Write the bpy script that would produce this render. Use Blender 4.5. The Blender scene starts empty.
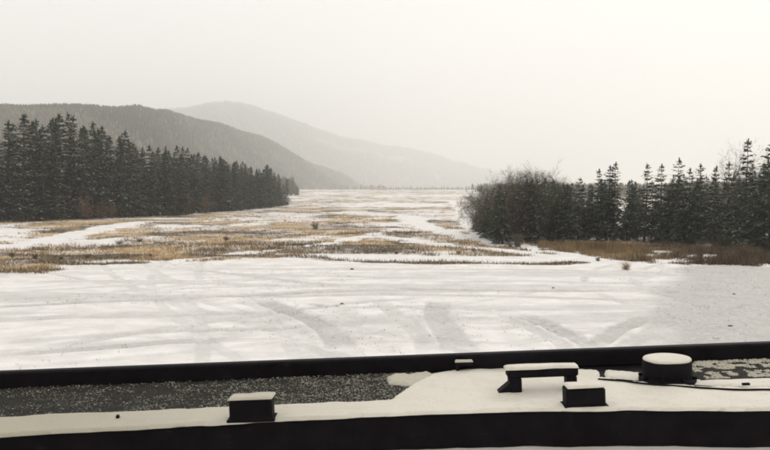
import bpy, math
import numpy as np
from mathutils import Matrix, Vector

# ------------------------------------------------------------------ camera, sky, sun, exposure
scn = bpy.context.scene
CH = 3.4                       # camera height above the valley floor
F = 826.0                      # focal length in photo pixels (770 wide)
PITCH = math.radians(2.15)
HOR = 194.0
cam_d = bpy.data.cameras.new('camera'); cam = bpy.data.objects.new('camera', cam_d)
scn.collection.objects.link(cam); scn.camera = cam
cam_d.sensor_width = 36.0; cam_d.lens = F / 770.0 * 36.0
cam_d.clip_start = 0.05; cam_d.clip_end = 40000
cam.location = (0, 0, CH); cam.rotation_euler = (math.radians(90) - PITCH, 0, 0)

SUN_EL, SUN_AZ = math.radians(30), math.radians(38)     # azimuth clockwise from +Y (the view)
w = bpy.data.worlds.new('World'); scn.world = w; w.use_nodes = True
nt = w.node_tree; nt.nodes.clear()
sky = nt.nodes.new('ShaderNodeTexSky'); sky.sky_type = 'NISHITA'; sky.sun_disc = False
sky.sun_elevation = SUN_EL; sky.sun_rotation = SUN_AZ; sky.dust_density = 4.0; sky.air_density = 1.0
mixc = nt.nodes.new('ShaderNodeMix'); mixc.data_type = 'RGBA'
mixc.inputs['Factor'].default_value = 0.96
mixc.inputs[7].default_value = (9.0, 8.93, 8.82, 1)      # closed, pale overcast
bg = nt.nodes.new('ShaderNodeBackground'); bg.inputs['Strength'].default_value = 0.1
wo = nt.nodes.new('ShaderNodeOutputWorld')
nt.links.new(sky.outputs[0], mixc.inputs[6]); nt.links.new(mixc.outputs[2], bg.inputs[0]); nt.links.new(bg.outputs[0], wo.inputs[0])

sl = bpy.data.lights.new('sun', 'SUN'); sun = bpy.data.objects.new('sun', sl); scn.collection.objects.link(sun)
sl.energy = 0.85; sl.angle = math.radians(25); sl.color = (1.0, 0.965, 0.90)
sd = Vector((math.sin(SUN_AZ) * math.cos(SUN_EL), math.cos(SUN_AZ) * math.cos(SUN_EL), math.sin(SUN_EL)))
sun.rotation_euler = sd.to_track_quat('Z', 'Y').to_euler(); sun.location = (60, 60, 80)

vs = scn.view_settings
vs.view_transform = 'Standard'; vs.look = 'None'; vs.exposure = 0.29; vs.gamma = 1.0; vs.use_curve_mapping = False
scn.render.engine = 'CYCLES'
cy = scn.cycles
cy.max_bounces = 12; cy.diffuse_bounces = 3; cy.glossy_bounces = 2; cy.volume_bounces = 8; cy.transmission_bounces = 2
cy.filter_width = 1.9; cy.use_denoising = True
C = scn.collection
rng = np.random.default_rng(11)

# ------------------------------------------------------------------ helpers
def ray(u, v):
    x, y, z = (u - 385) / F, 1.0, -(v - 225) / F
    c, s = math.cos(PITCH), math.sin(PITCH)
    return np.array((x, y * c + z * s, -y * s + z * c))

def gp(u, v, z=0.0):
    d = ray(u, v); t = (z - CH) / d[2]
    return d[0] * t, d[1] * t

def _hash(ix, iy, seed):
    n = (ix.astype(np.int64) * 374761393 + iy.astype(np.int64) * 668265263 + seed * 974634777) & 0x7fffffff
    n = ((n ^ (n >> 13)) * 1274126177) & 0x7fffffff
    n = (n ^ (n >> 16)) & 0xffff
    return n / 65535.0

def vnoise(x, y, seed=0):
    x = np.asarray(x, float); y = np.asarray(y, float)
    ix, iy = np.floor(x), np.floor(y); fx, fy = x - ix, y - iy
    fx = fx * fx * (3 - 2 * fx); fy = fy * fy * (3 - 2 * fy)
    a, b = _hash(ix, iy, seed), _hash(ix + 1, iy, seed)
    c, d = _hash(ix, iy + 1, seed), _hash(ix + 1, iy + 1, seed)
    return (a * (1 - fx) + b * fx) * (1 - fy) + (c * (1 - fx) + d * fx) * fy

def fbm(x, y, scale, seed=0, octv=4):
    s, a, t = 0, 1.0, 0; f = 1.0 / scale
    for o in range(octv):
        s = s + a * vnoise(np.asarray(x) * f + 17.3 * o, np.asarray(y) * f - 9.1 * o, seed + o); t += a; a *= 0.5; f *= 2.03
    return s / t

def sstep(a, b, x):
    t = np.clip((np.asarray(x, float) - a) / (b - a), 0, 1); return t * t * (3 - 2 * t)

def mesh_np(name, V, faces_list, mats, smooth=False, mat_idx=None, col=None, attrs=None):
    """faces_list: list of int arrays (n,k); built with foreach_set."""
    me = bpy.data.meshes.new(name)
    V = np.asarray(V, np.float32)
    me.vertices.add(len(V)); me.vertices.foreach_set('co', V.ravel())
    fl = [np.asarray(f, np.int32) for f in faces_list if len(f)]
    tot = np.concatenate([np.full(len(f), f.shape[1], np.int32) for f in fl])
    loops = np.concatenate([f.ravel() for f in fl])
    me.loops.add(len(loops)); me.loops.foreach_set('vertex_index', loops)
    me.polygons.add(len(tot))
    st = np.concatenate([[0], np.cumsum(tot)[:-1]]).astype(np.int32)
    me.polygons.foreach_set('loop_start', st); me.polygons.foreach_set('loop_total', tot)
    if mat_idx is not None: me.polygons.foreach_set('material_index', np.asarray(mat_idx, np.int32))
    me.polygons.foreach_set('use_smooth', np.full(len(tot), smooth))
    for m in (mats if isinstance(mats, (list, tuple)) else [mats]): me.materials.append(m)
    if col is not None:
        a = me.color_attributes.new('tint', 'FLOAT_COLOR', 'POINT')
        c4 = np.ones((len(V), 4), np.float32); c4[:, :3] = col; a.data.foreach_set('color', c4.ravel())
    for k, vals in (attrs or {}).items():
        a = me.attributes.new(k, 'FLOAT', 'POINT'); a.data.foreach_set('value', np.asarray(vals, np.float32))
    me.update(calc_edges=True); me.validate()
    return me

def obj(name, me, parent=None, loc=None):
    o = bpy.data.objects.new(name, me); C.objects.link(o)
    if parent is not None: o.parent = parent
    if loc is not None: o.location = loc
    return o

def tag(o, label=None, cat=None, group=None, kind=None):
    for k, v in (('label', label), ('category', cat), ('group', group), ('kind', kind)):
        if v: o[k] = v
    return o

class NB:                                    # small node-building helper
    def __init__(s, name):
        s.m = bpy.data.materials.new(name); s.m.use_nodes = True; s.t = s.m.node_tree
        s.bsdf = s.t.nodes['Principled BSDF']; s.out = s.t.nodes['Material Output']
    def n(s, typ, **kw):
        nd = s.t.nodes.new(typ)
        for k, v in kw.items():
            if k in nd.inputs.keys(): nd.inputs[k].default_value = v
            else: setattr(nd, k, v)
        return nd
    def l(s, a, b): s.t.links.new(a, b)
    def val(s, sock, x):
        if hasattr(x, 'is_output'): s.l(x, sock)
        else: sock.default_value = x
    def mix(s, f, a, b):
        nd = s.n('ShaderNodeMix', data_type='RGBA'); s.val(nd.inputs[0], f); s.val(nd.inputs[6], a); s.val(nd.inputs[7], b); return nd.outputs[2]
    def math(s, op, a, b=0.0, clamp=False):
        nd = s.n('ShaderNodeMath', operation=op, use_clamp=clamp); s.val(nd.inputs[0], a); s.val(nd.inputs[1], b); return nd.outputs[0]
    def noise(s, scale, detail=4, rough=0.6, vec=None):
        nd = s.n('ShaderNodeTexNoise', Scale=scale, Detail=detail, Roughness=rough)
        if vec is not None: s.l(vec, nd.inputs['Vector'])
        return nd.outputs['Fac']
    def ramp(s, fac, a, b):
        nd = s.n('ShaderNodeMapRange', interpolation_type='SMOOTHSTEP'); s.l(fac, nd.inputs[0]); nd.inputs[1].default_value = a; nd.inputs[2].default_value = b; return nd.outputs[0]
    def attr(s, name, color=False):
        nd = s.n('ShaderNodeAttribute', attribute_name=name); return nd.outputs['Color' if color else 'Fac']
    def bump(s, h, strength, dist):
        nd = s.n('ShaderNodeBump', Strength=strength, Distance=dist); s.l(h, nd.inputs['Height']); s.l(nd.outputs[0], s.bsdf.inputs['Normal'])
    def base(s, c, rough=0.8, spec=0.3):
        s.val(s.bsdf.inputs['Base Color'], c); s.val(s.bsdf.inputs['Roughness'], rough); s.bsdf.inputs['Specular IOR Level'].default_value = spec

def rgb(r, g, b): return (r, g, b, 1.0)
SNOW = rgb(0.80, 0.785, 0.755)

# ------------------------------------------------------------------ materials
def m_ground():
    b = NB('valley_snow_and_grass'); pos = b.n('ShaderNodeNewGeometry').outputs['Position']
    n1 = b.noise(0.9, 6, 0.65, pos); n2 = b.noise(5.0, 5, 0.7, pos); n3 = b.noise(26, 3, 0.6, pos); n4 = b.noise(0.12, 4, 0.6, pos)
    snow = b.mix(b.ramp(n1, 0.35, 0.7), rgb(0.70, 0.67, 0.64), rgb(0.86, 0.83, 0.80))
    speck = b.math('MULTIPLY', b.ramp(n3, 0.60, 0.70), b.ramp(n4, 0.42, 0.62))
    snow = b.mix(b.math('MULTIPLY', speck, 0.65), snow, rgb(0.30, 0.26, 0.20))
    grit = b.mix(b.ramp(n2, 0.40, 0.62), rgb(0.17, 0.155, 0.135), rgb(0.56, 0.55, 0.52))
    tr = b.math('MULTIPLY', b.attr('track'), b.math('ADD', b.math('MULTIPLY', b.ramp(n2, 0.3, 0.65), 0.75), 0.25))
    surf = b.mix(tr, snow, grit)
    gold = b.mix(b.ramp(n2, 0.3, 0.7), rgb(0.25, 0.16, 0.075), rgb(0.50, 0.36, 0.19))
    soil = b.mix(b.ramp(n3, 0.35, 0.65), rgb(0.05, 0.036, 0.022), rgb(0.15, 0.11, 0.065))
    n5 = b.noise(0.22, 4, 0.6, pos)
    gold = b.mix(b.ramp(n5, 0.42, 0.62), gold, b.mix(b.ramp(n3, 0.3, 0.7), rgb(0.40, 0.29, 0.17), rgb(0.56, 0.44, 0.30)))
    gcol = b.mix(b.attr('soil'), gold, soil)
    g = b.math('ADD', b.attr('grass'), b.math('ADD', b.math('MULTIPLY', b.math('SUBTRACT', n2, 0.5), 1.2), b.math('MULTIPLY', b.math('SUBTRACT', n1, 0.5), 1.0)))
    g = b.math('MULTIPLY', b.ramp(g, 0.42, 0.92), b.ramp(b.attr('grass'), 0.02, 0.25))
    b.base(b.mix(g, surf, gcol), 0.75, 0.25)
    b.bump(b.math('ADD', n2, b.math('MULTIPLY', n3, 0.4)), 0.55, 0.05)
    return b.m

def m_snow(name='packed_snow', dirt=0.25, warm=SNOW, left=None):
    b = NB(name); pos = b.n('ShaderNodeTexCoord').outputs['Object']
    n1 = b.noise(9, 5, 0.6, pos); n2 = b.noise(120, 3, 0.6, pos)
    c = b.mix(b.math('MULTIPLY', b.ramp(n1, 0.4, 0.75), dirt), warm, rgb(0.52, 0.47, 0.36))
    if left is not None:
        sx = b.n('ShaderNodeSeparateXYZ'); b.l(pos, sx.inputs[0])
        c = b.mix(b.ramp(b.math('ADD', sx.outputs[0], b.math('MULTIPLY', b.math('SUBTRACT', n1, .5), .5)), -1.0, .25), left, c)
    n3 = b.noise(45, 4, 0.7, pos); c = b.mix(b.math('MULTIPLY', b.ramp(n3, 0.56, 0.70), dirt * .6), c, rgb(.30, .27, .21))
    b.base(c, 0.7, 0.2); b.bump(b.math('ADD', n1, b.math('ADD', b.math('MULTIPLY', n2, 0.35), b.math('MULTIPLY', n3, 0.25))), 0.45, 0.02)
    b.bsdf.inputs['Subsurface Weight'].default_value = 0.0
    return b.m

def m_plain(name, c1, c2, scale=6, rough=0.8, spec=0.3, bump=0.2, bd=0.01, coords='Object', scuff=None):
    b = NB(name); pos = b.n('ShaderNodeTexCoord').outputs[coords]
    n1 = b.noise(scale, 5, 0.65, pos)
    b.base(b.mix(b.ramp(n1, 0.3, 0.7), c1, c2), rough, spec)
    if scuff:
        mp = b.n('ShaderNodeMapping'); b.l(pos, mp.inputs[0]); mp.inputs['Scale'].default_value = (1, 6, 9)
        sc_ = b.math('MULTIPLY', b.ramp(b.noise(7, 6, .75, mp.outputs[0]), .60, .72), b.ramp(n1, .45, .62))
        b.base(b.mix(sc_, b.mix(b.ramp(n1, 0.3, 0.7), c1, c2), scuff), rough, spec)
    if bump: b.bump(n1, bump, bd)
    return b.m

def m_tint(name, rough=0.85, rnd=0.25):
    b = NB(name); oi = b.n('ShaderNodeObjectInfo').outputs['Random']
    col = b.attr('tint', True)
    hs = b.n('ShaderNodeHueSaturation'); b.l(col, hs.inputs['Color'])
    b.l(b.math('ADD', b.math('MULTIPLY', oi, 2 * rnd), 1 - rnd), hs.inputs['Value'])
    b.base(hs.outputs[0], rough, 0.2)
    return b.m

M = dict(
    ground=m_ground(), snow=m_snow(), decksnow=m_snow('deck_snow', 0.4, rgb(0.68, 0.64, 0.56), rgb(0.40, 0.37, 0.29)),
    stripsnow=m_snow('old_snow_strip', 0.7, rgb(0.46, 0.43, 0.35)),
    grit=m_snow('frosted_grit', 0.9, rgb(0.26, 0.25, 0.21)),
    paint=m_plain('black_vehicle_paint', rgb(0.004, 0.003, 0.0045), rgb(0.009, 0.0075, 0.009), 14, 0.7, 0.10, 0.15, 0.003, scuff=rgb(.045, .042, .042)),
    deck=m_plain('gritty_antislip_deck', rgb(0.008, 0.008, 0.0075), rgb(0.05, 0.047, 0.038), 130, 0.9, 0.15, 0.9, 0.01),
    rubber=m_plain('rubber', rgb(0.012, 0.012, 0.012), rgb(0.025, 0.024, 0.022), 10, 0.8, 0.3),
    seam_tube=m_plain('brown_seam', rgb(0.05, 0.032, 0.022), rgb(0.10, 0.07, 0.05), 30, 0.8, 0.2),
    bark=m_plain('spruce_bark', rgb(0.05, 0.036, 0.026), rgb(0.12, 0.09, 0.07), 5, 0.9, 0.15, 0.6, 0.03),
    palebark=m_plain('pale_bark', rgb(0.16, 0.13, 0.11), rgb(0.32, 0.28, 0.24), 5, 0.9, 0.15, 0.4, 0.02),
    leaf=m_tint('foliage'), crownsnow=m_snow('snow_on_boughs', 0.3, rgb(.44, .435, .42)), hill=None)

def m_hill():
    b = NB('snowy_forest_floor'); pos = b.n('ShaderNodeNewGeometry').outputs['Position']
    n1 = b.noise(0.008, 5, 0.6, pos); n2 = b.noise(0.09, 4, 0.7, pos)
    c = b.mix(b.ramp(n2, 0.35, 0.65), rgb(0.07, 0.07, 0.05), rgb(0.26, 0.25, 0.21))
    c = b.mix(b.math('MULTIPLY', b.ramp(n1, 0.5, 0.7), 0.5), c, rgb(0.45, 0.43, 0.39))
    b.base(c, 0.9, 0.1); return b.m
M['hill'] = m_hill()

# ------------------------------------------------------------------ layout of the valley floor
def poly_ground(pts): return np.array([gp(u, v) for u, v in pts])

def dist_poly(x, y, P):
    d = np.full(np.shape(x), 1e9)
    for a, b in zip(P[:-1], P[1:]):
        e = b - a; L2 = max(e @ e, 1e-9)
        t = np.clip(((x - a[0]) * e[0] + (y - a[1]) * e[1]) / L2, 0, 1)
        d = np.minimum(d, np.hypot(x - a[0] - t * e[0], y - a[1] - t * e[1]))
    return d

def smooth_poly(P, n=6):
    P = np.asarray(P, float)
    Q = np.vstack([2 * P[0] - P[1], P, 2 * P[-1] - P[-2]]); out = []
    for i in range(1, len(Q) - 2):
        for t in np.linspace(0, 1, n, endpoint=False):
            p0, p1, p2, p3 = Q[i - 1:i + 3]
            out.append(0.5 * ((2 * p1) + (-p0 + p2) * t + (2 * p0 - 5 * p1 + 4 * p2 - p3) * t * t + (-p0 + 3 * p1 - 3 * p2 + p3) * t ** 3))
    out.append(P[-1]); return np.array(out)

# snow-covered tracks through the heath (half width in metres)
PATHS = [([(404, 216), (416, 221), (430, 228), (450, 233), (475, 238), (505, 243)], 1.5),
         ([(452, 201), (462, 208), (474, 218), (483, 229), (487, 238)], 1.9),
         ([(345, 241), (375, 238), (430, 243), (480, 248), (560, 257), (640, 266)], 1.0),
         ([(530, 246), (560, 252), (600, 259), (660, 268)], 1.4),
         ([(-20, 251), (20, 244), (60, 237), (95, 229), (150, 222)], 1.5),
         ([(160, 262), (260, 252), (345, 241), (400, 228)], .5)]
PATHS = [(smooth_poly(poly_ground(p)), h) for p, h in PATHS]
# tyre marks on the open snow: (pixels, half width m, strength)
RUTS = [([(-30, 309), (90, 303), (200, 297), (330, 292), (440, 290), (560, 291), (640, 290)], .34, .75),
        ([(-30, 300), (110, 297), (260, 296), (420, 295), (560, 298), (700, 303)], .34, .5),
        ([(258, 298), (285, 309), (315, 322), (335, 338), (345, 352)], .36, .8),
        ([(300, 302), (322, 306), (350, 307)], .16, .8),
        ([(345, 308), (352, 322), (340, 334), (300, 345)], .3, .4),
        ([(440, 300), (436, 315), (446, 330), (462, 352)], .42, .7),
        ([(505, 312), (540, 322), (572, 336), (600, 352)], .3, .85),
        ([(655, 312), (632, 322), (610, 333), (590, 348)], .32, .9),
        ([(470, 330), (540, 324), (620, 316), (700, 312)], .3, .45),
        ([(500, 345), (570, 335), (640, 326), (720, 320)], .3, .4),
        ([(-20, 345), (80, 338), (170, 332), (280, 328), (380, 322), (480, 312)], .3, .5),
        ([(-20, 356), (90, 349), (180, 342), (260, 340)], .35, .6),
        ([(60, 300), (130, 290), (220, 282), (320, 278)], .3, .3),
        ([(640, 288), (700, 297), (790, 300)], .4, .5),
        ([(600, 300), (680, 306), (790, 312)], .25, .4)]
RUTS += [([(490, 316), (525, 326), (556, 340), (572, 354)], .22, .5), ([(690, 313), (664, 324), (640, 336), (618, 352)], .26, .55),
         ([(380, 302), (395, 315), (420, 335), (430, 354)], .3, .5), ([(-20, 322), (60, 318), (150, 316), (240, 312), (330, 314)], .4, .5),
         ([(180, 268), (260, 277), (330, 285), (420, 291)], .35, .45), ([(420, 283), (520, 281), (610, 283), (680, 281)], .4, .4), ([(30, 350), (130, 335), (240, 318), (350, 304), (430, 298)], .28, .45)]
RUTS = [(smooth_poly(poly_ground(p)), h, s) for p, h, s in RUTS]
_g = np.random.default_rng(77); ARCS = []                         # long faint wheel tracks in pairs
for _ in range(11):
    R_ = _g.uniform(14, 90); a_ = _g.uniform(0, 6.28); px_, py_ = _g.uniform(-13, 15), _g.uniform(19, 40); s_ = _g.uniform(.25, .55)
    for dr in (0, 1.9): ARCS.append((px_ + R_ * math.cos(a_), py_ + R_ * math.sin(a_), R_ + dr, s_))
GREY = poly_ground([(735, 269), (728, 300), (745, 345)])        # gravel showing on the right

def height(x, y):
    x = np.asarray(x, float); y = np.asarray(y, float); r = np.hypot(x, y)
    z = 0.0165 * np.maximum(r - 400, 0) * (y > 0)
    z = 12 * np.tanh(z / 12)
    heath = sstep(40, 60, r) * (1 - 0.6 * sstep(300, 700, r))
    z = z + heath * 0.55 * (fbm(x, y, 11, 3, 4) - 0.5) + sstep(9, 20, r) * 0.10 * (fbm(x, y, 5, 7, 4) - 0.5)
    z = z + (1 - sstep(5, 11, r)) * x * math.tan(math.radians(2.2))
    return z

BANKS = [([(178, 254.5), (250, 255.5), (320, 258)], .9), ([(324, 259.5), (385, 262), (470, 263)], 1.0), ([(470, 263), (540, 264), (575, 262)], .7), ([(-20, 255), (30, 256), (95, 258)], 1.0), ([(20, 262), (80, 264), (140, 262)], .7),
         ([(84, 247), (120, 244.5), (160, 244)], 1.1), ([(190, 233), (230, 231), (262, 230)], 2.0), ([(330, 229), (380, 226), (420, 227)], 1.8), ([(400, 247), (440, 248), (480, 252)], .8), ([(300, 212), (350, 211), (400, 212)], 4.)]
BANKS = [(smooth_poly(poly_ground(p)), h) for p, h in BANKS]
def bank(x, y):
    w_ = fbm(x, y, 2.5, 201, 3); k = np.zeros_like(x)
    for P, h in BANKS: k = np.maximum(k, 1 - sstep(h * .5, h * 1.2, dist_poly(x, y, P) + 1.8 * h * (w_ - .45)))
    return k

def masks(x, y):
    r = np.hypot(x, y); th = np.degrees(np.arctan2(x, y))
    n = fbm(x, y * 0.8, 7, 21, 5); nb = fbm(x, y, 45, 31, 3); fine = fbm(x, y, 1.8, 41, 4)
    edge = 42 + 14 * (fbm(x, y, 9, 51, 4) - 0.5) + 2.5 * np.clip(th / 20, -1, 1) + 3 * sstep(5, 14, th)
    g = 0.55 * n + 0.25 * nb + 0.3 * fine
    front = sstep(0, 4, r - edge)
    g = sstep(0.38, 0.70, g + 0.06 * sstep(4, 14, -th) + 0.12 * sstep(0, 3, r - edge) * (1 - sstep(8, 26, r - edge))) * front
    g = np.maximum(g, (0.58 + 0.30 * sstep(0.4, 0.6, n)) * sstep(50, 110, r) * sstep(0.2, 0.45, nb))
    # brown scrubby ground under the right-hand trees
    right = sstep(7, 10, th) * sstep(46, 50, r + 0.35 * (18 - th)) * (r < 170)
    g = np.maximum(g, 0.85 * right * sstep(0.35, 0.6, fine) * (0.45 + 0.55 * (1 - sstep(57, 62, r))))
    left = sstep(0, 6, -(x + 50)) * sstep(100, 120, y) * (y < 420)
    g = np.maximum(g, 0.8 * left)
    path = np.zeros_like(r)
    for P, h in PATHS: path = np.maximum(path, 1 - sstep(h * 0.7, h * 1.25, dist_poly(x, y, P) + 2.4 * (fine - 0.5)))
    g = g * (1 - path)
    soil = sstep(0.50, 0.64, fbm(x, y, 5, 61, 4)) * front
    bk = bank(x, y); soil = np.maximum(soil, bk); g = np.maximum(g, .95 * bk)
    g = g * (.74 + .26 * sstep(.38, .58, fbm(x, y, 3.5, 65, 3)))
    soil = np.maximum(soil, 0.75 * right * sstep(0.4, 0.6, n)); soil = np.maximum(soil, left)
    return g, soil, path

def ruts(x, y):
    tr = np.zeros_like(x); dz = np.zeros_like(x); sel = np.hypot(x, y) < 60
    if not sel.all():
        if sel.any(): tr[sel], dz[sel] = ruts(x[sel], y[sel])
        return tr, dz
    f2 = fbm(x, y, 0.7, 71, 3)
    for P, h, s in RUTS:
        d = dist_poly(x, y, P) + 0.35 * h * (f2 - 0.5)
        en = np.minimum(np.hypot(x - P[0][0], y - P[0][1]), np.hypot(x - P[-1][0], y - P[-1][1]))
        k = (1 - sstep(h * 0.75, h * 1.1, d)) * sstep(0, 1.3, en) * (.8 + .2 * sstep(.35, .6, fbm(x, y, 3, 73, 2))); tr = np.maximum(tr, k * min(1, s * 1.35))
        dz += -0.045 * s * k + 0.03 * s * np.exp(-((d - h * 1.35) / (0.3 * h)) ** 2)
    for cx_, cy_, R_, s in ARCS:
        w0 = np.abs(np.hypot(x - cx_, y - cy_) - R_)
        for off in (0.0,):
            k = (1 - sstep(.13, .21, w0 + .10 * (f2 - .5))) * sstep(.35, .55, fbm(x, y, 6, int(R_ * 7) % 97, 2)); tr = np.maximum(tr, s * k); dz += -.022 * k * (x * x + y * y < 2000)
    d = dist_poly(x, y, GREY); gk = (1 - sstep(1.4, 3.2, d + 2.0 * (fbm(x, y, 2.5, 81, 4) - 0.5)))
    tr = np.maximum(tr, gk)
    r = np.hypot(x, y)
    broad = sstep(0.50, 0.62, fbm(x * 0.35, y * 1.6, 4.0, 91, 5)) * (1 - sstep(36, 44, r))
    tr = np.maximum(tr, 0.55 * broad)
    strk = sstep(0.52, 0.60, fbm(x * 0.12 + 0.10 * y, y * 1.1, 1.6, 95, 4)) * (1 - sstep(36, 44, r)); tr = np.maximum(tr, 0.5 * strk)
    return tr, dz

def polar_sheet(name, th, rr, zf, mat, attrs=None, parent=None):
    T, R = np.meshgrid(np.radians(th), rr); X, Y = R * np.sin(T), R * np.cos(T); Z = zf(X, Y)
    nr, nc = X.shape; i = np.arange(nr * nc).reshape(nr, nc)
    q = np.stack([i[:-1, :-1], i[:-1, 1:], i[1:, 1:], i[1:, :-1]], -1).reshape(-1, 4)[:, ::-1]
    a = attrs(X.ravel(), Y.ravel()) if attrs else None
    return obj(name, mesh_np(name, np.stack([X, Y, Z], -1).reshape(-1, 3), [q], mat, True, attrs=a), parent)

th = np.concatenate([np.linspace(-180, -40, 90, endpoint=False), np.linspace(-40, -29, 40, endpoint=False), np.linspace(-29, 29, 640, endpoint=False),
                     np.linspace(29, 40, 40, endpoint=False), np.linspace(40, 180, 91)])
offs = np.concatenate([np.linspace(420, 170, 60, endpoint=False), np.linspace(170, 50, 260, endpoint=False)])
rr = np.concatenate([[0.05, 1.5, 3, 5], CH * F / offs, np.geomspace(CH * F / 50, 900, 210)[0:], np.geomspace(960, 9500, 24)])
def g_attr(x, y):
    g, s, p = masks(x, y); t, _ = ruts(x, y); return dict(grass=g, soil=s, track=t)
def g_z(x, y):
    _, dz = ruts(x.ravel(), y.ravel()); return height(x, y) + dz.reshape(x.shape)
ground = polar_sheet('ground', th, rr, g_z, M['ground'], g_attr); tag(ground, kind='structure')

# ------------------------------------------------------------------ hills behind the valley
def ridge(H):
    u = np.array([p[0] for p in H['pts']], float); v = np.array([p[1] for p in H['pts']], float)
    D = np.interp(u, *H['D']); return np.degrees(np.arctan((u - 385) / F)), CH + (HOR - v - H['drop']) / F * D, D
# D: ridge distance against photo column (the ridges draw away towards the valley's end)
HILLS = [dict(D=([-900, 0, 150, 300, 400, 440], [920, 960, 1100, 2200, 3600, 3800]), k0=.56, k1=1.7, drop=9.5, pts=[(-900, 150), (-500, 120), (-200, 112), (0, 109), (60, 107), (140, 105), (180, 110), (220, 119), (260, 132), (300, 148), (340, 165), (375, 181), (400, 193), (430, 200)], seed=5),
         dict(D=([-300, 150, 250, 400, 550, 850], [4600, 4600, 5000, 6000, 6800, 6900]), k0=.5, k1=1.3, drop=6.5, pts=[(-300, 150), (60, 125), (150, 114), (200, 107), (230, 103), (260, 109), (300, 121), (350, 135), (400, 146), (450, 157), (500, 167), (540, 175), (600, 184), (700, 192), (850, 199)], seed=6)]
def hill_D(H, t): a, h, D = ridge(H); return np.interp(t, a, D)
def hill_z(H):
    a, h, D_ = ridge(H)
    def f(x, y):
        r = np.hypot(x, y); t = np.degrees(np.arctan2(x, y)); D = np.interp(t, a, D_); hh = np.interp(t, a, h) + D * .011 * (fbm(t, 0 * t, 2.6, 40 + H['seed'], 4) - .45)
        prof = np.where(r < D, sstep(H['k0'] * D, D, r) ** 0.9, 1 - sstep(D, H['k1'] * D, r))
        spur = 1 + 0.30 * (fbm(x, y, D_.mean() * 0.14, H['seed'] * 10, 4) - 0.5) * np.where(r < D, 1 - prof ** 4, 0.4)
        return hh * prof * spur - 3.0
    return f
for H in HILLS:
    a, _, D = ridge(H); T, K = np.meshgrid(np.linspace(a[0], a[-1], 170), np.linspace(H['k0'], H['k1'], 90)); Rr = K * hill_D(H, T)
    X, Y = Rr * np.sin(np.radians(T)), Rr * np.cos(np.radians(T)); i = np.arange(X.size).reshape(X.shape)
    q = np.stack([i[:-1, :-1], i[1:, :-1], i[1:, 1:], i[:-1, 1:]], -1).reshape(-1, 4)
    tag(obj('hill', mesh_np('hill', np.stack([X, Y, hill_z(H)(X, Y)], -1).reshape(-1, 3), [q], M['hill'], True)), kind='structure')
    H['ang'] = (a[0], a[-1]); H['Dm'] = D.mean()

# ------------------------------------------------------------------ far forest (reads as one mass)
def cone_forest(name, P, hgt, rad, col, tiers=2, sides=5):
    n = len(P); V = []; Fc = []; CC = []; k = 0
    for t in range(tiers):
        z0 = 0.12 + 0.40 * t / max(1, tiers - 1) if tiers > 1 else 0.1
        z1 = 0.66 if (t == 0 and tiers > 1) else 1.0
        rr_ = rad * (1.0 if t == 0 else 0.66)
        ph = rng.uniform(0, 6.28, n); ring = []
        for s in range(sides):
            q = ph + s * 2 * math.pi / sides; jr = rr_ * rng.uniform(0.6, 1.3, n)
            ring.append(np.stack([P[:, 0] + jr * np.cos(q), P[:, 1] + jr * np.sin(q), P[:, 2] + hgt * (z0 + rng.uniform(-.08, .08, n))], -1))
        apex = np.stack([P[:, 0] + rng.normal(0, .05, n) * rad, P[:, 1], P[:, 2] + hgt * z1], -1)
        blk = np.stack(ring + [apex], 1)                      # n, sides+1, 3
        V.append(blk.reshape(-1, 3)); base = k + np.arange(n)[:, None] * (sides + 1)
        for s in range(sides):
            Fc.append(np.concatenate([base + s, base + (s + 1) % sides, base + sides], 1))
        CC.append(np.repeat(col, sides + 1, 0)); k += n * (sides + 1)
    me = mesh_np(name, np.concatenate(V), [np.concatenate(Fc)], M['leaf'], False, col=np.concatenate(CC))
    return tag(obj(name, me), kind='stuff')

def species(n, x, y, sc, seed):
    k = fbm(x, y, sc, seed, 3) + rng.normal(0, .09, n); dec = k > 0.54
    col = np.where(dec[:, None], np.array([.14, .12, .075]), np.array([.055, .065, .035])) * rng.uniform(.6, 1.45, (n, 1))
    white = rng.uniform(size=n) < 0.03
    col[white] = np.array([.24, .23, .20]) * rng.uniform(.7, 1.1, (white.sum(), 1))
    return dec, col

for H, n, tall, tiers, nm in ((HILLS[0], 50000, 8.5, 2, 'hill_forest'), (HILLS[1], 40000, 23., 1, 'hill_forest')):
    t = rng.uniform(max(H['ang'][0], -29), H['ang'][1], n); r = np.sqrt(rng.uniform((H['k0'] * 1.01) ** 2, 1.06 ** 2, n)) * hill_D(H, t)
    x, y = r * np.sin(np.radians(t)), r * np.cos(np.radians(t)); z = hill_z(H)(x, y)
    gap = fbm(x, y, H['Dm'] * .05, 77, 4); zz = np.maximum(z, height(x, y))
    keep = (gap < (0.74 if H is HILLS[0] else 0.66)) & ((z > height(x, y) - 2.0))
    x, y, zz = x[keep], y[keep], zz[keep]; dec, col = species(len(x), x, y, H['Dm'] * .08, 55)
    hh = tall * rng.uniform(.65, 1.25, len(x)); rd = np.where(dec, .30, .19) * hh * (1.0 if tiers == 2 else 1.5)
    o = cone_forest(nm, np.stack([x, y, zz - .3], -1), hh, rd, col, tiers)
    o['label'] = 'hazy forest covering the nearer hill' if H is HILLS[0] else 'faint forest covering the farther mountain'

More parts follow.
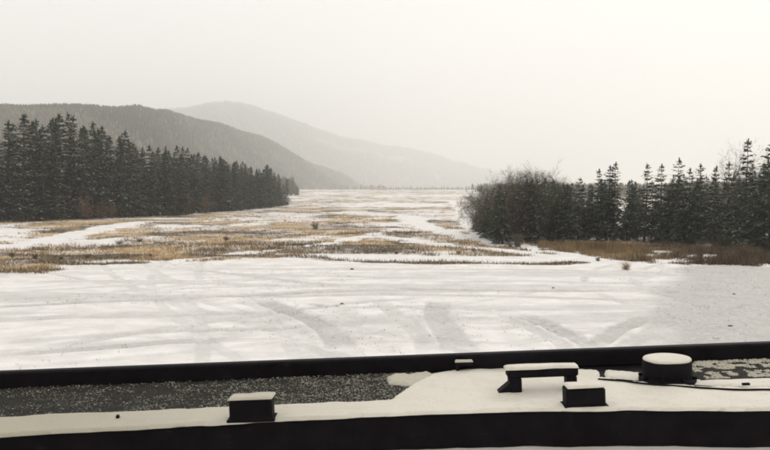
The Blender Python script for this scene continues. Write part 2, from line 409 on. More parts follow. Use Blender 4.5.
# forest on the valley floor beyond the last single trees
x = []; y = []
for (u0, u1, r0, r1, n) in ((40, 270, 380, 520, 1500), (492, 800, 420, 900, 3000), (262, 286, 520, 900, 300), (484, 530, 700, 1200, 500), (330, 470, 1500, 2300, 900)):
    uu = rng.uniform(u0, u1, n); uu = uu + np.abs(rng.normal(0, 7, n)) * (1 if u0 < 385 else -1); rq = np.sqrt(rng.uniform(r0 ** 2, r1 ** 2, n)); a = np.arctan((uu - 385) / F)
    x.append(rq * np.sin(a)); y.append(rq * np.cos(a))
x, y = np.concatenate(x), np.concatenate(y); k = fbm(x, y, 60, 99, 3) < .66; x, y = x[k], y[k]
dec, col = species(len(x), x, y, 90, 56); hh = 12.5 * rng.uniform(.35, 1.15, len(x)); hh[x > 0] *= .62
o = cone_forest('valley_forest', np.stack([x, y, height(x, y) - .2], -1), hh, np.where(dec, .26, .17) * hh, col, 2, 6)
o['label'] = 'distant spruce forest along the edges of the valley floor'

# ------------------------------------------------------------------ tree builders
def tubes(segs, sides=4):
    """segs: list of (p0,p1,r0,r1) -> verts, quads"""
    p0 = np.array([s[0] for s in segs]); p1 = np.array([s[1] for s in segs]); r0 = np.array([s[2] for s in segs]); r1 = np.array([s[3] for s in segs])
    d = p1 - p0; d /= np.linalg.norm(d, axis=1, keepdims=True) + 1e-9
    ref = np.where(np.abs(d[:, 2:3]) > .9, np.array([1., 0, 0]), np.array([0., 0, 1.]))
    a = np.cross(d, ref); a /= np.linalg.norm(a, axis=1, keepdims=True); b = np.cross(d, a); V = []
    for p, r in ((p0, r0), (p1, r1)):
        for s in range(sides):
            q = s * 2 * math.pi / sides; V.append(p + (a * math.cos(q) + b * math.sin(q)) * r[:, None])
    V = np.stack(V, 1).reshape(-1, 3); base = np.arange(len(segs))[:, None] * 2 * sides
    Q = np.concatenate([np.concatenate([base + s, base + (s + 1) % sides, base + sides + (s + 1) % sides, base + sides + s], 1) for s in range(sides)])
    return V, Q

def kites(B, D, S, N, w):
    """base, direction*length, side dir, droop normal, width -> quads"""
    mid = B + D * .45 + N
    V = np.stack([B, mid + S * w[:, None], B + D, mid - S * w[:, None]], 1).reshape(-1, 3)
    Q = np.arange(len(V)).reshape(-1, 4); return V, Q

def spruce_mesh(H, R, seed, tone=(.036, .05, .028), snow=.13, dens=1.0, bare=.05):
    g = np.random.default_rng(seed)
    segs = []; zz = np.linspace(-.15, 1, 9) ; wob = np.cumsum(g.normal(0, .006 * H, (9, 2)), 0) * .5; r_t = .011 * H + .02
    for i in range(8):
        f = lambda t: max(.012, r_t * (1 - max(t, 0)) ** .9 * (1.25 if t < .03 else 1))
        segs.append((np.array([wob[i, 0], wob[i, 1], zz[i] * H if i else -.25]), np.array([wob[i + 1, 0], wob[i + 1, 1], zz[i + 1] * H]), f(zz[i]), f(zz[i + 1])))
    tv, tq = tubes(segs, 7)
    trunk = mesh_np('trunk', tv, [tq], M['bark'], True)
    B, D, S, N, W, T, isn = [], [], [], [], [], [], []
    nw = int(30 * dens + H * .6); asym = g.uniform(0, 6.28)
    for k in range(nw):
        t = bare + (1 - bare) * ((k + g.uniform(-.6, .6)) / nw); t = min(max(t, bare), .99)
        t = 1 - (1 - t) ** 1.12; z0 = t * H; cx, cyy = np.interp(t, zz, wob[:, 0]), np.interp(t, zz, wob[:, 1])
        prof = (1 - t) ** .72 * min(1, .62 + t * 2.2) + .025
        nb = int(g.integers(5, 8)) if t < .9 else 5
        for j in range(nb):
            if g.uniform() < .07: continue
            ph = g.uniform(0, 6.28); L = R * prof * g.uniform(.62, 1.18) * (1 + .12 * math.cos(ph - asym))
            pit = -.34 + 1.15 * t * t + g.normal(0, .14); ns = max(3, int(L / (.021 * H) * .8) + 2)
            ss = np.linspace(.18, 1, ns) + g.uniform(-.04, .04, ns)
            out = np.array([math.cos(ph), math.sin(ph), 0]); side = np.array([-math.sin(ph), math.cos(ph), 0])
            for s in ss:
                c = np.array([cx, cyy, z0]) + out * L * s + np.array([0, 0, L * (pit * s - .28 * s * s + .16 * s ** 3)])
                for sg in ((-1, 1) if s < .93 else (0,)):
                    ang = sg * g.uniform(.45, 1.05); ln = (.16 * L + .022 * H) * g.uniform(.7, 1.3) * (1.15 - .35 * s)
                    dr = out * math.cos(ang) + side * math.sin(ang) + np.array([0, 0, -.35 + .3 * t + g.normal(0, .22)])
                    sd_ = np.cross(dr, [0, 0, 1]); sd_ /= np.linalg.norm(sd_) + 1e-6
                    sd_ = sd_ + np.array([0, 0, g.normal(0, .45)])
                    B.append(c); D.append(dr * ln); S.append(sd_); N.append([0, 0, .05 * ln]); W.append(ln * g.uniform(.16, .30))
                    T.append(np.array(tone) * g.uniform(.55, 1.5) * (1 + .2 * t)); isn.append(0)
                    if g.uniform() < snow * (.6 + .8 * s):
                        B.append(c + [0, 0, .035]); D.append(dr * ln * .9); S.append(sd_ * .9); N.append([0, 0, .05 * ln + .02]); W.append(ln * g.uniform(.05, .15))
                        T.append([.7, .7, .7]); isn.append(1)
    top = np.array([wob[-1, 0], wob[-1, 1], H])
    for q in range(5):
        a = g.uniform(0, 6.28)
        B.append(top - [0, 0, .06 * H]); D.append(np.array([math.cos(a) * .012 * H, math.sin(a) * .012 * H, .09 * H])); S.append(np.array([math.sin(a), -math.cos(a), 0])); N.append([0, 0, 0]); W.append(.008 * H); T.append(np.array(tone)); isn.append(0)
    B, D, S, N, W = map(np.array, (B, D, S, N, W)); V, Q = kites(B, D, S, N, W)
    crown = mesh_np('crown', V, [Q], [M['leaf'], M['crownsnow']], False, mat_idx=isn, col=np.repeat(np.array(T), 4, 0))
    return trunk, crown

def bare_tree_mesh(H, seed, stems=1, spread=.5, tone=(.12, .085, .065), levels=4, kids=5, dead=0.0, snow=.1, mat='bark', droop=0.0):
    g = np.random.default_rng(seed); seg_t, seg_c = [], []; tips = []
    def grow(p, d, L, r, lv):
        n = 4 if lv == 0 else 3; q = p
        for i in range(n):
            d = d + g.normal(0, .10 + .05 * lv, 3) + np.array([0, 0, .06 - droop * lv]); d /= np.linalg.norm(d)
            e = q + d * L / n; r1 = r * (1 - .62 * (i + 1) / n); r0 = r * (1 - .62 * i / n)
            (seg_t if lv == 0 else seg_c).append((q, e, r0, r1)); q = e
            if lv < levels - 1 and (i > 0 or lv > 0 or stems > 1):
                for c in range(kids if lv else kids + 1):
                    if g.uniform() < .28: continue
                    a = g.uniform(0, 6.28); perp = np.cross(d, [math.cos(a), math.sin(a), .3]); perp /= np.linalg.norm(perp) + 1e-6
                    nd = d * g.uniform(.5, .9) + perp * g.uniform(.5, 1.0) * (spread + .5); nd /= np.linalg.norm(nd)
                    grow(q - d * L / n * g.uniform(0, .8), nd, L * g.uniform(.34, .55), max(r1 * .5, .004), lv + 1)
            elif lv >= levels - 1: tips.append((q, d, L))
    for s in range(stems):
        a = g.uniform(0, 6.28); tilt = 0.06 if stems == 1 else g.uniform(.15, .6)
        grow(np.array([math.cos(a) * .05 * (stems > 1), math.sin(a) * .05 * (stems > 1), -.12]), np.array([math.cos(a) * tilt, math.sin(a) * tilt, 1.]), H * g.uniform(.75, .95) * (1 if stems == 1 else .85), .012 * H + .008, 0)
    tv, tq = tubes(seg_t, 6); trunk = mesh_np('trunk', tv, [tq], M[mat], True)
    cv, cq = tubes(seg_c, 3); col = np.repeat(np.array(tone) * g.uniform(.6, 1.4, (len(seg_c), 1)), 6, 0); mi = [0] * len(cq)
    if tips and (dead or snow):
        B, D, S, W, T, im = [], [], [], [], [], []
        for q, d, L in tips:
            if g.uniform() < dead:
                dd = d + g.normal(0, .5, 3); B.append(q - d * .1 * L); D.append(dd * g.uniform(.06, .14) * min(H, 6) * .35); S.append(np.cross(dd, g.normal(0, 1, 3)) * .5); W.append(.03 * min(H, 6) * .4); T.append(np.array(tone) * g.uniform(.5, 1.3) * [1, .95, .8]); im.append(0)
            if g.uniform() < snow:
                B.append(q - d * .12 * L + [0, 0, .02]); D.append(d * .22 * L); S.append(np.cross(d, [0, 0, 1]) + 1e-3); W.append(.016 * min(H, 6)); T.append([.7] * 3); im.append(1)
        if B:
            kv, kq = kites(np.array(B), np.array(D), np.array(S), np.zeros((len(B), 3)), np.array(W))
            cq2 = kq + len(cv); cv = np.concatenate([cv, kv]); col = np.concatenate([col, np.repeat(np.array(T), 4, 0)]); cq = np.concatenate([cq, cq2]); mi = mi + im
    crown = mesh_np('crown', cv, [cq], [M['leaf'], M['crownsnow']], False, mat_idx=mi, col=col)
    return trunk, crown

def plant(name, meshes, x, y, sc, rot, label, cat, group=None, sz=None, parts=('trunk', 'crown')):
    e = bpy.data.objects.new(name, None); C.objects.link(e); e.empty_display_size = .3
    e.location = (x, y, float(height(x, y))); e.rotation_euler = (.03 * math.sin(rot * 7), .03 * math.cos(rot * 5), rot); e.scale = (sc, sc, sz or sc)
    obj(parts[0], meshes[0], e); obj(parts[1], meshes[1], e)
    return tag(e, label, cat, group)

ORD = ['first', 'second', 'third', 'fourth', 'fifth', 'sixth', 'seventh', 'eighth', 'ninth', 'tenth', 'eleventh', 'twelfth', 'thirteenth', 'fourteenth', 'fifteenth', 'sixteenth', 'seventeenth', 'eighteenth', 'nineteenth', 'twentieth']
def ordw(i):
    if i < 20: return ORD[i]
    tens = {20: 'twenty', 30: 'thirty', 40: 'forty', 50: 'fifty', 60: 'sixty', 70: 'seventy'}
    t, o_ = (i + 1) // 10 * 10, (i + 1) % 10
    return tens[t].replace('ty', 'tieth') if o_ == 0 else tens[t] + '-' + ORD[o_ - 1]

# ---- left forest: front edge from the photograph's tree feet, taller ranks behind it
BIG = [spruce_mesh(14.0, rr_, 100 + i, snow=sn) for i, (rr_, sn) in enumerate([(2.3, .20), (2.0, .28), (2.5, .16), (1.8, .36), (2.2, .22), (2.6, .26)])]
base_line = smooth_poly(poly_ground([(-70, 225), (0, 222.3), (60, 220.3), (110, 218), (160, 215.5), (215, 212), (255, 209), (284, 205.5)]), 12)
seg = np.hypot(*np.diff(base_line, axis=0).T); cum = np.concatenate([[0], np.cumsum(seg)])
def top_px(u): return np.interp(u, [-80, 0, 20, 45, 70, 95, 115, 150, 185, 230, 270, 290], [112, 116, 119, 116, 114, 122, 132, 144, 151, 160, 169, 178])
row_cnt = 0
FRONT = []
for row in range(4):
    sp = 2.7 if row == 0 else 3.2; s = row * 1.3
    while s < cum[-1]:
        bx, by = np.interp(s, cum, base_line[:, 0]), np.interp(s, cum, base_line[:, 1])
        x = bx - row * 3.6 + rng.normal(0, .5); y = by + row * 1.2 + rng.normal(0, .5)
        u = 385 + F * x / y
        if -75 < u < 296:
            want = (HOR + CH * F / y - (top_px(u) + 1 + 9 * fbm(u, 0 * u, 14, 181, 2) + (rng.uniform(-6, 10) if row == 0 else rng.uniform(-5, 6)))) / F * y
            i = int(rng.integers(6)); sc = want / 14.0; wid = sc * rng.uniform(.95, 1.45)
            if row == 0:
                lab = 'snow-dusted spruce, %s from the left end of the front rank of the left-hand forest' % ordw(row_cnt); row_cnt += 1; FRONT.append((x, y))
            else:
                lab = 'dark spruce, %s rank of the left-hand forest, behind the %s front tree from the left' % (ORD[row], ordw(int(np.argmin([abs(q[0] / q[1] - x / y) for q in FRONT]))))
            plant('spruce_tree', BIG[i], x, y, wid, rng.uniform(0, 6.28), lab, 'tree', 'spruces of the left-hand forest', sz=sc)
        s += sp * rng.uniform(.75, 1.3)

# rusty bare saplings at the foot of the left forest
SAP = [bare_tree_mesh(3.2, 300 + i, 3, .5, (.13, .075, .045), 3, 4, .5, .05) for i in range(2)]
for k, (u, v, h, lab) in enumerate([(88, 220.0, 1.0, 'rusty bare sapling at the foot of the left forest, nearest its dark corner'), (101, 219.6, .85, 'second rusty bare sapling along the foot of the left forest'),
                                    (112, 219.2, .7, 'small rusty bare sapling below the notch in the left forest top'), (192, 214.3, 1.1, 'greyish bare sapling before the middle of the left forest'),
                                    (206, 213.6, 1.0, 'greyish bare sapling before the thinner part of the left forest')]):
    x, y = gp(u, v); plant('sapling', SAP[k % 2], x, y, h, k * 1.7, lab, 'sapling', 'saplings at the left forest edge')

# ---- right forest
MID = [spruce_mesh(6.4, rr_, 200 + i, tone=(.047, .06, .04), snow=sn, dens=1.0, bare=b_) for i, (rr_, sn, b_) in enumerate([(1.35, .10, .06), (1.15, .14, .08), (1.5, .08, .05), (1.3, .17, .07), (1.05, .10, .10)])]
right = [(577, 177, 238, 'slim spruce right of the brown bare trees, first of the dark row'), (597, 169, 239, 'narrow spruce left of the twin-topped one in the right forest'),
         (607, 166, 240, 'left tree of the twin-topped pair of spruces in the right forest'), (613.5, 162, 239.5, 'right tree of the twin-topped pair of spruces in the right forest'),
         (645, 163, 240, 'spruce right of the pale gap in the right forest'), (660, 163, 241, 'spruce between the gap tree and the sharp-topped one on the right'),
         (675, 157.5, 242, 'sharp-topped spruce rising above its neighbours mid right forest'), (688, 168, 244, 'low spruce just right of the sharp-topped one'),
         (696, 164, 243, 'spruce left of the bare birch in the right forest'), (713, 167, 247, 'spruce standing in front of the bare birch'),
         (726, 162, 246, 'spruce left of the tallest one at the right'), (742.5, 141.5, 250, 'tallest spruce of the right forest, with a thin spire'),
         (766, 146, 254, 'broad dark spruce cut by the right edge of the picture'), (628, 180, 239, 'short spruce standing in the pale gap of the right forest'),
         (588, 184, 238.5, 'short spruce near the left end of the right-hand dark row'), (757, 172, 252, 'lower spruce between the tallest one and the right edge')]
for k, (u, tv, bv, lab) in enumerate(right):
    x, y = gp(u, bv); hh = (bv - tv) / F * y
    plant('spruce_tree', MID[k % 5], x, y, hh / 6.4 * (1.3 if hh < 5 else 1.15), k * 2.1, lab, 'tree', 'spruces of the right-hand forest', sz=hh / 6.4)
SHORT = ['slim first spruce', 'narrow spruce', 'left twin-topped spruce', 'right twin-topped spruce', 'spruce by the pale gap', 'spruce next to the gap tree', 'sharp-topped spruce', 'low spruce beside the sharp-topped one', 'spruce left of the birch',
         'spruce before the birch', 'spruce left of the tallest', 'tallest spruce', 'spruce at the right picture edge', 'short gap spruce', 'short leftmost spruce', 'lower spruce beside the tallest']
seen_n = {}
def deep_label(u):
    q = SHORT[int(np.argmin([abs(t_[0] - u) for t_ in right]))]; seen_n[q] = seen_n.get(q, -1) + 1
    return 'grey-green spruce, %s in the depth behind the %s' % (ORD[min(seen_n[q], 19)], q)
for k in range(112):
    u = rng.uniform(540, 786); bv = rng.uniform(222, 241) + max(0, (u - 690)) * .07
    x, y = gp(u, bv); tv = np.interp(u, [548, 575, 600, 640, 690, 730, 760, 800], [187, 184, 178, 176, 174, 172, 160, 158]) + rng.uniform(0, 16)
    hh = (bv - tv) / F * y
    plant('spruce_tree', MID[int(rng.integers(5))], x, y, hh / 6.4 * rng.uniform(.95, 1.4), rng.uniform(0, 6.28), deep_label(u), 'tree', 'spruces behind the right-hand front row', sz=hh / 6.4)
def mesh_h(ms): return float(np.percentile([v.co.z for v in ms[1].vertices], 97))
BROWN = [bare_tree_mesh(4.8, 400 + i, 2 + i % 2, .45, t_, 4, 6, 0, .025) for i, t_ in enumerate([(.10, .092, .066), (.125, .095, .07), (.085, .09, .062)])]
brown = [(479, 204, 231, 'lowest brown bare tree at the left tip of the right-hand wood'), (487, 196, 234, 'low brown bare tree, second at the tip of the right-hand wood'),
         (495, 188, 237, 'grey-green bare tree rising from the tip of the right-hand wood'), (504, 182, 239, 'brown bare tree left of the small dark post-like shrub'),
         (515, 180, 241, 'round brown bare tree above the dark post-like shrub'), (528, 175, 241, 'reddish-brown bare tree, left of the two highest round crowns'),
         (543, 174, 240, 'reddish-brown bare tree, right of the two highest round crowns'), (556, 186, 239, 'lower brown bare tree where the dark spruces begin')]
for k, (u, tv, bv, lab) in enumerate(brown):
    x, y = gp(u, bv); hh = (bv - tv) / F * y
    plant('bare_tree', BROWN[k % 3], x, y, hh / mesh_h(BROWN[k % 3]), k * 1.3, lab, 'tree', 'brown bare trees at the tip of the right-hand wood')
for k, u in enumerate(np.sort(rng.uniform(476, 572, 40))):
    bv = rng.uniform(229, 243) - max(0, 492 - u) * .6; x, y = gp(u, bv); tv = np.interp(u, [474, 486, 500, 528, 550, 570], [206, 195, 185, 178, 178, 181]) + rng.uniform(0, 12)
    plant('spruce_tree', MID[k % 5], x, y, (bv - tv) / F * y / 6.4 * rng.uniform(1.1, 1.6), k * 1.1, 'small olive spruce inside the brown thicket, %s from its left tip' % ordw(k), 'tree', 'spruces inside the brown thicket', sz=(bv - tv) / F * y / 6.4)
for k, u in enumerate(np.sort(rng.uniform(498, 575, 12))):
    bv = rng.uniform(222, 236); x, y = gp(u, bv); tv = np.interp(u, [486, 500, 528, 550, 570], [202, 190, 181, 181, 186]) + rng.uniform(0, 14)
    hh = (bv - tv) / F * y
    bi = int(rng.integers(3)); plant('bare_tree', BROWN[bi], x, y, hh / mesh_h(BROWN[bi]), rng.uniform(0, 6), 'brown bare tree in the thicket behind round crowns, %s from its left tip' % ordw(k), 'tree', 'thicket behind the brown bare trees')
bm_ = bare_tree_mesh(8.5, 470, 1, .35, (.26, .22, .17), 4, 5, 0, .03, 'palebark')
x, y = gp(719, 236); plant('birch_tree', bm_, x, y, (236 - 147) / F * y / mesh_h(bm_), 0, 'pale leafless birch showing its twigs above the right forest', 'tree')

# ------------------------------------------------------------------ grass, brush, shrubs
def blades(name, x, y, h, lean, wdt, col, label):
    n = len(x); a = rng.uniform(0, 6.28, n); z = height(x, y) + ruts(x, y)[1] - .02; q = rng.uniform(0, 6.28, n)
    B = np.stack([x, y, z], -1); sx, sy = np.cos(q) * wdt, np.sin(q) * wdt
    tip = B + np.stack([np.cos(a) * lean * h, np.sin(a) * lean * h, h], -1)
    V = np.stack([B + np.stack([sx, sy, 0 * sx], -1), B - np.stack([sx, sy, 0 * sx], -1), tip], 1).reshape(-1, 3)
    me = mesh_np(name, V, [np.arange(len(V)).reshape(-1, 3)], M['leaf'], False, col=np.repeat(col, 3, 0))
    o = obj(name, me); o['label'] = label; return tag(o, kind='stuff')

def tuft_positions(n, r0, r1, a0=-29, a1=29, thr=.35):
    t = np.radians(rng.uniform(a0, a1, n)); r = 1 / np.sqrt(rng.uniform(1 / r1 ** 2, 1 / r0 ** 2, n)) if r1 / r0 > 3 else np.sqrt(rng.uniform(r0 ** 2, r1 ** 2, n))
    x, y = r * np.sin(t), r * np.cos(t); g, s, p = masks(x, y); k = (g > thr) & (p < .3)
    return x[k], y[k], s[k]
x, y, s = tuft_positions(18000, 36, 420, thr=.5)
r = np.hypot(x, y); m = 8
X = np.repeat(x, m) + rng.normal(0, .12, len(x) * m) * np.repeat(1 + r / 90, m); Y = np.repeat(y, m) + rng.normal(0, .12, len(x) * m) * np.repeat(1 + r / 90, m)
hum = np.repeat(fbm(x, y, 9, 121, 3), m)
hh = rng.uniform(.05, .17, len(X)) * (.5 + 1.3 * hum) * np.repeat(1 + r / 260, m); ww = .006 + np.repeat(r, m) * .00022
gc = np.array([.50, .36, .20]) * rng.uniform(.35, 1.4, (len(X), 1)) * rng.uniform(.9, 1.1, (len(X), 3)); pt = sstep(.40, .60, fbm(X, Y, 5, 211, 3))[:, None]; gc = gc * (.45 + .75 * pt); dk = np.repeat(s, m) * rng.uniform(.3, 1, len(X)) > .42
gc[dk] = np.array([.13, .095, .05]) * rng.uniform(.5, 1.4, (dk.sum(), 1))
blades('dead_grass', X, Y, hh, rng.uniform(.1, .9, len(X)), ww, gc, 'golden-brown dead grass standing through the snow of the valley floor')
# stubble pricking through the near snow
n = 2600; t = np.radians(rng.uniform(-29, 29, n)); r = np.sqrt(rng.uniform(14 ** 2, 42 ** 2, n)); x, y = r * np.sin(t), r * np.cos(t)
k = fbm(x, y, 3.0, 131, 4) > .56; x, y = x[k], y[k]; m = 5
X = np.repeat(x, m) + rng.normal(0, .04, len(x) * m); Y = np.repeat(y, m) + rng.normal(0, .04, len(x) * m)
blades('stubble', X, Y, rng.uniform(.02, .09, len(X)), rng.uniform(.2, 1.2, len(X)), np.full(len(X), .006), np.array([.22, .17, .1]) * rng.uniform(.4, 1.3, (len(X), 1)), 'sparse stubble and dirt pricking through the near snow')
# brush band in front of the right-hand trees
n = 8000; u = rng.uniform(540, 800, n); lo = np.interp(u, [548, 600, 650, 700, 800], [250, 258, 263, 265, 266]); hi = np.interp(u, [548, 640, 700, 800], [244, 245, 248, 252])
v = hi + (lo - hi + 3 * (fbm(u, 0 * u, 9, 191, 3) - .5)) * rng.uniform(0, 1, n) ** 1.25
P = np.array([gp(a, b) for a, b in zip(u, v)]); m = 7; x, y = P[:, 0], P[:, 1]; cl = fbm(x, y, 1.3, 141, 4); k = cl > .45; x, y, cl, u = x[k], y[k], cl[k], u[k]
X = np.repeat(x, m) + rng.normal(0, .10, len(x) * m); Y = np.repeat(y, m) + rng.normal(0, .10, len(x) * m); hum = np.repeat(cl, m); uu = np.repeat(u, m)
hh = rng.uniform(.12, .62, len(X)) * (.12 + 2.6 * (hum - .40)) * (1 + .6 * sstep(690, 740, uu))
wgt = np.clip(sstep(640, 700, uu) + rng.normal(0, .35, len(X)), 0, 1)[:, None]
bc = (np.array([.33, .23, .12]) * (1 - wgt) + np.array([.12, .08, .055]) * wgt) * rng.uniform(.4, 1.4, (len(X), 1)) * (0.45 + 1.1 * fbm(X, Y, 2.2, 171, 3)[:, None])
blades('brush', X, Y, hh, rng.uniform(.1, .8, len(X)), np.full(len(X), .014), bc, 'reddish-brown brush along the foot of the right-hand trees')

SHR = [bare_tree_mesh(1.0, 500 + i, 6, .6, t_, 3, 4, .7, .08, droop=.0) for i, t_ in enumerate([(.10, .085, .06), (.14, .10, .07), (.11, .10, .075), (.34, .24, .13)])]
shr = [(315, 229, 1.3, 'dark low shrub alone in the pale middle of the valley'), (226, 238.5, 1.0, 'small dark shrub left of the snow track fork'),
       (518, 246, 1.5, 'dark upright shrub at the edge of the snow track, under the brown trees'), (511, 246.5, 1.0, 'low dark shrub just left of the upright shrub by the track'),
       (12, 258, .8, 'dark shrub at the far left edge of the heath'), (35, 259, .7, 'olive shrub second from the left picture edge'),
       (62, 260, .6, 'low dark shrub in the left heath before the snow field'), (88, 258, .55, 'small dark shrub right of the low one in the left heath'),
       (150, 256, .5, 'little dark shrub by the brown streak left of centre'), (120, 243, .9, 'grey shrub beside the snow track on the left'),
       (140, 241, .8, 'brown shrub right of the grey one by the left snow track'), (396, 254, .5, 'small brown shrub on the dark bank below the centre'),
       (458, 254, .6, 'dark shrub between the two snow tracks right of centre'), (474, 252, .55, 'grey shrub touching the lower snow track'),
       (598, 261, .55, 'dark shrub at the bend of the snow track on the right'), (626, 269, 1.0, 'golden shrub standing alone in the snow before the brush'),
       (700, 258, 1.3, 'dark bush in front of the right forest brush'), (722, 260, 1.2, 'snow-flecked dark bush before the tallest spruce'), (752, 261, 1.3, 'dark bush at the right end of the brush')]
for k, (u, v, h, lab) in enumerate(shr):
    x, y = gp(u, v); plant('shrub', SHR[3 if 'golden' in lab else k % 3], x, y, h * .65, k * 2.4, lab, 'shrub', 'single shrubs on the valley floor', sz=h * (.38 if h < 1.2 else .7), parts=('stem', 'twigs'))

# clods and stones on the near snow
STN = []
for i in range(3):
    g = np.random.default_rng(600 + i); a = np.arange(7) * 2 * math.pi / 7
    ring = lambda rad, z: np.stack([np.cos(a) * rad * g.uniform(.75, 1.2, 7), np.sin(a) * rad * g.uniform(.75, 1.2, 7), np.full(7, z) + g.normal(0, .02, 7)], -1)
    V = np.concatenate([ring(1, -.25), ring(1.05, .15), ring(.6, .5), [[.05, 0, .58]]]); Q = []; T = []
    for L_ in (0, 7):
        for s in range(7): Q.append([L_ + s, L_ + (s + 1) % 7, L_ + 7 + (s + 1) % 7, L_ + 7 + s])
    for s in range(7): T.append([14 + s, 14 + (s + 1) % 7, 21])
    STN.append(mesh_np('stone', V, [np.array(Q), np.array(T)], M['rubber' if i == 9 else 'bark'], False))
for k, (u, v, rad, lab) in enumerate([(342, 304, .045, 'dark clod on the snow right of the short curved tyre mark'), (553, 288, .045, 'dark clod by the long tyre mark right of centre'),
                                      (734, 294, .045, 'dark stone on the grey gravelly snow at the right'), (730, 326, .045, 'dark stone on the grey patch near the vehicle, right'),
                                      (352, 269, .07, 'dark clod at the lower edge of the heath, centre')]):
    x, y = gp(u, v); o = obj('stone', STN[k % 3], None, (x, y, float(height(x, y) + .2 * rad))); o.scale = (rad * 1.3, rad, rad * .8); o.rotation_euler = (0, 0, k); tag(o, lab, 'stone', 'clods on the near snow')

# ------------------------------------------------------------------ the vehicle that carries the camera
ROLL = math.radians(-2.2); DZ = CH - 0.6          # deck height in the vehicle's own frame
Rm = Matrix.Rotation(ROLL, 4, 'Y'); base = Vector((0, 0, CH)) + Rm @ Vector((0, 0, -CH))
veh = bpy.data.objects.new('vehicle', None); C.objects.link(veh); veh.location = base; veh.rotation_euler = (0, ROLL, 0)
tag(veh, 'black snow-covered vehicle roof with grab handle and round cap in the foreground', 'vehicle')
Ri = np.array(Rm.inverted())[:3, :3]
def lp(u, v, h=0.0):
    d = Ri @ ray(u, v); t = (-0.6 + h) / d[2]; return np.array((d[0] * t, d[1] * t, DZ + h))

def bev_box(c, s, bev=.006):
    """bevelled box as numpy verts/faces via chamfered 24-vert box"""
    cx, cyy, cz = c; hx, hy, hz = [q / 2 for q in s]; V = []; b = min(bev, hx * .45, hy * .45, hz * .45)
    idx = {}
    for sx in (-1, 1):
        for sy in (-1, 1):
            for sz in (-1, 1):
                for ax in range(3):
                    p = [sx * (hx - (0 if ax == 0 else b)), sy * (hy - (0 if ax == 1 else b)), sz * (hz - (0 if ax == 2 else b))]
                    idx[(sx, sy, sz, ax)] = len(V); V.append([cx + p[0], cyy + p[1], cz + p[2]])
    Fq, Ft = [], []
    for ax in range(3):
        o1, o2 = [q for q in range(3) if q != ax]
        for sg in (-1, 1):
            loop = []
            for a, b2 in ((-1, -1), (1, -1), (1, 1), (-1, 1)):
                s3 = [0, 0, 0]; s3[ax] = sg; s3[o1] = a; s3[o2] = b2; loop.append(idx[(*s3, ax)])
            Fq.append(loop)
    for ax in range(3):                        # edges parallel to ax
        o1, o2 = [q for q in range(3) if q != ax]
        for a in (-1, 1):
            for b2 in (-1, 1):
                e = []
                for t_, axx in ((-1, o1), (1, o1), (1, o2), (-1, o2)):
                    s3 = [0, 0, 0]; s3[ax] = t_; s3[o1] = a; s3[o2] = b2; e.append(idx[(*s3, axx)])
                Fq.append(e)
    for sx in (-1, 1):
        for sy in (-1, 1):
            for sz in (-1, 1): Ft.append([idx[(sx, sy, sz, q)] for q in range(3)])
    return np.array(V), np.array(Fq), np.array(Ft)

def boxes(name, lst, mat, parent, bev=.006):
    V, Q, T = [], [], []; k = 0
    for c, s in lst:
        v, q, t = bev_box(c, s, bev); V.append(v); Q.append(q + k); T.append(t + k); k += len(v)
    me = mesh_np(name, np.concatenate(V), [np.concatenate(Q), np.concatenate(T)], M[mat] if isinstance(mat, str) else mat)
    import bmesh
    bm = bmesh.new(); bm.from_mesh(me); bmesh.ops.recalc_face_normals(bm, faces=bm.faces); bm.to_mesh(me); bm.free()
    return obj(name, me, parent)

def lathe(name, prof, c, mat, parent, n=40, smooth=True, wob=0.0, seed=0):
    g = np.random.default_rng(seed); a = np.arange(n) * 2 * math.pi / n; V = []; Q = []
    jit = 1 + wob * np.interp(np.arange(n), np.linspace(0, n, 9), np.append(*(lambda k: (k, k[0]))(g.normal(0, 1, 8))))
    for r_, z_ in prof: V.append(np.stack([c[0] + r_ * jit * np.cos(a), c[1] + r_ * jit * np.sin(a), np.full(n, c[2] + z_)], -1))
    for i in range(len(prof) - 1):
        for s in range(n): Q.append([i * n + s, i * n + (s + 1) % n, (i + 1) * n + (s + 1) % n, (i + 1) * n + s])
    me = mesh_np(name, np.concatenate(V), [np.array(Q)], M[mat], smooth)
    return obj(name, me, parent)

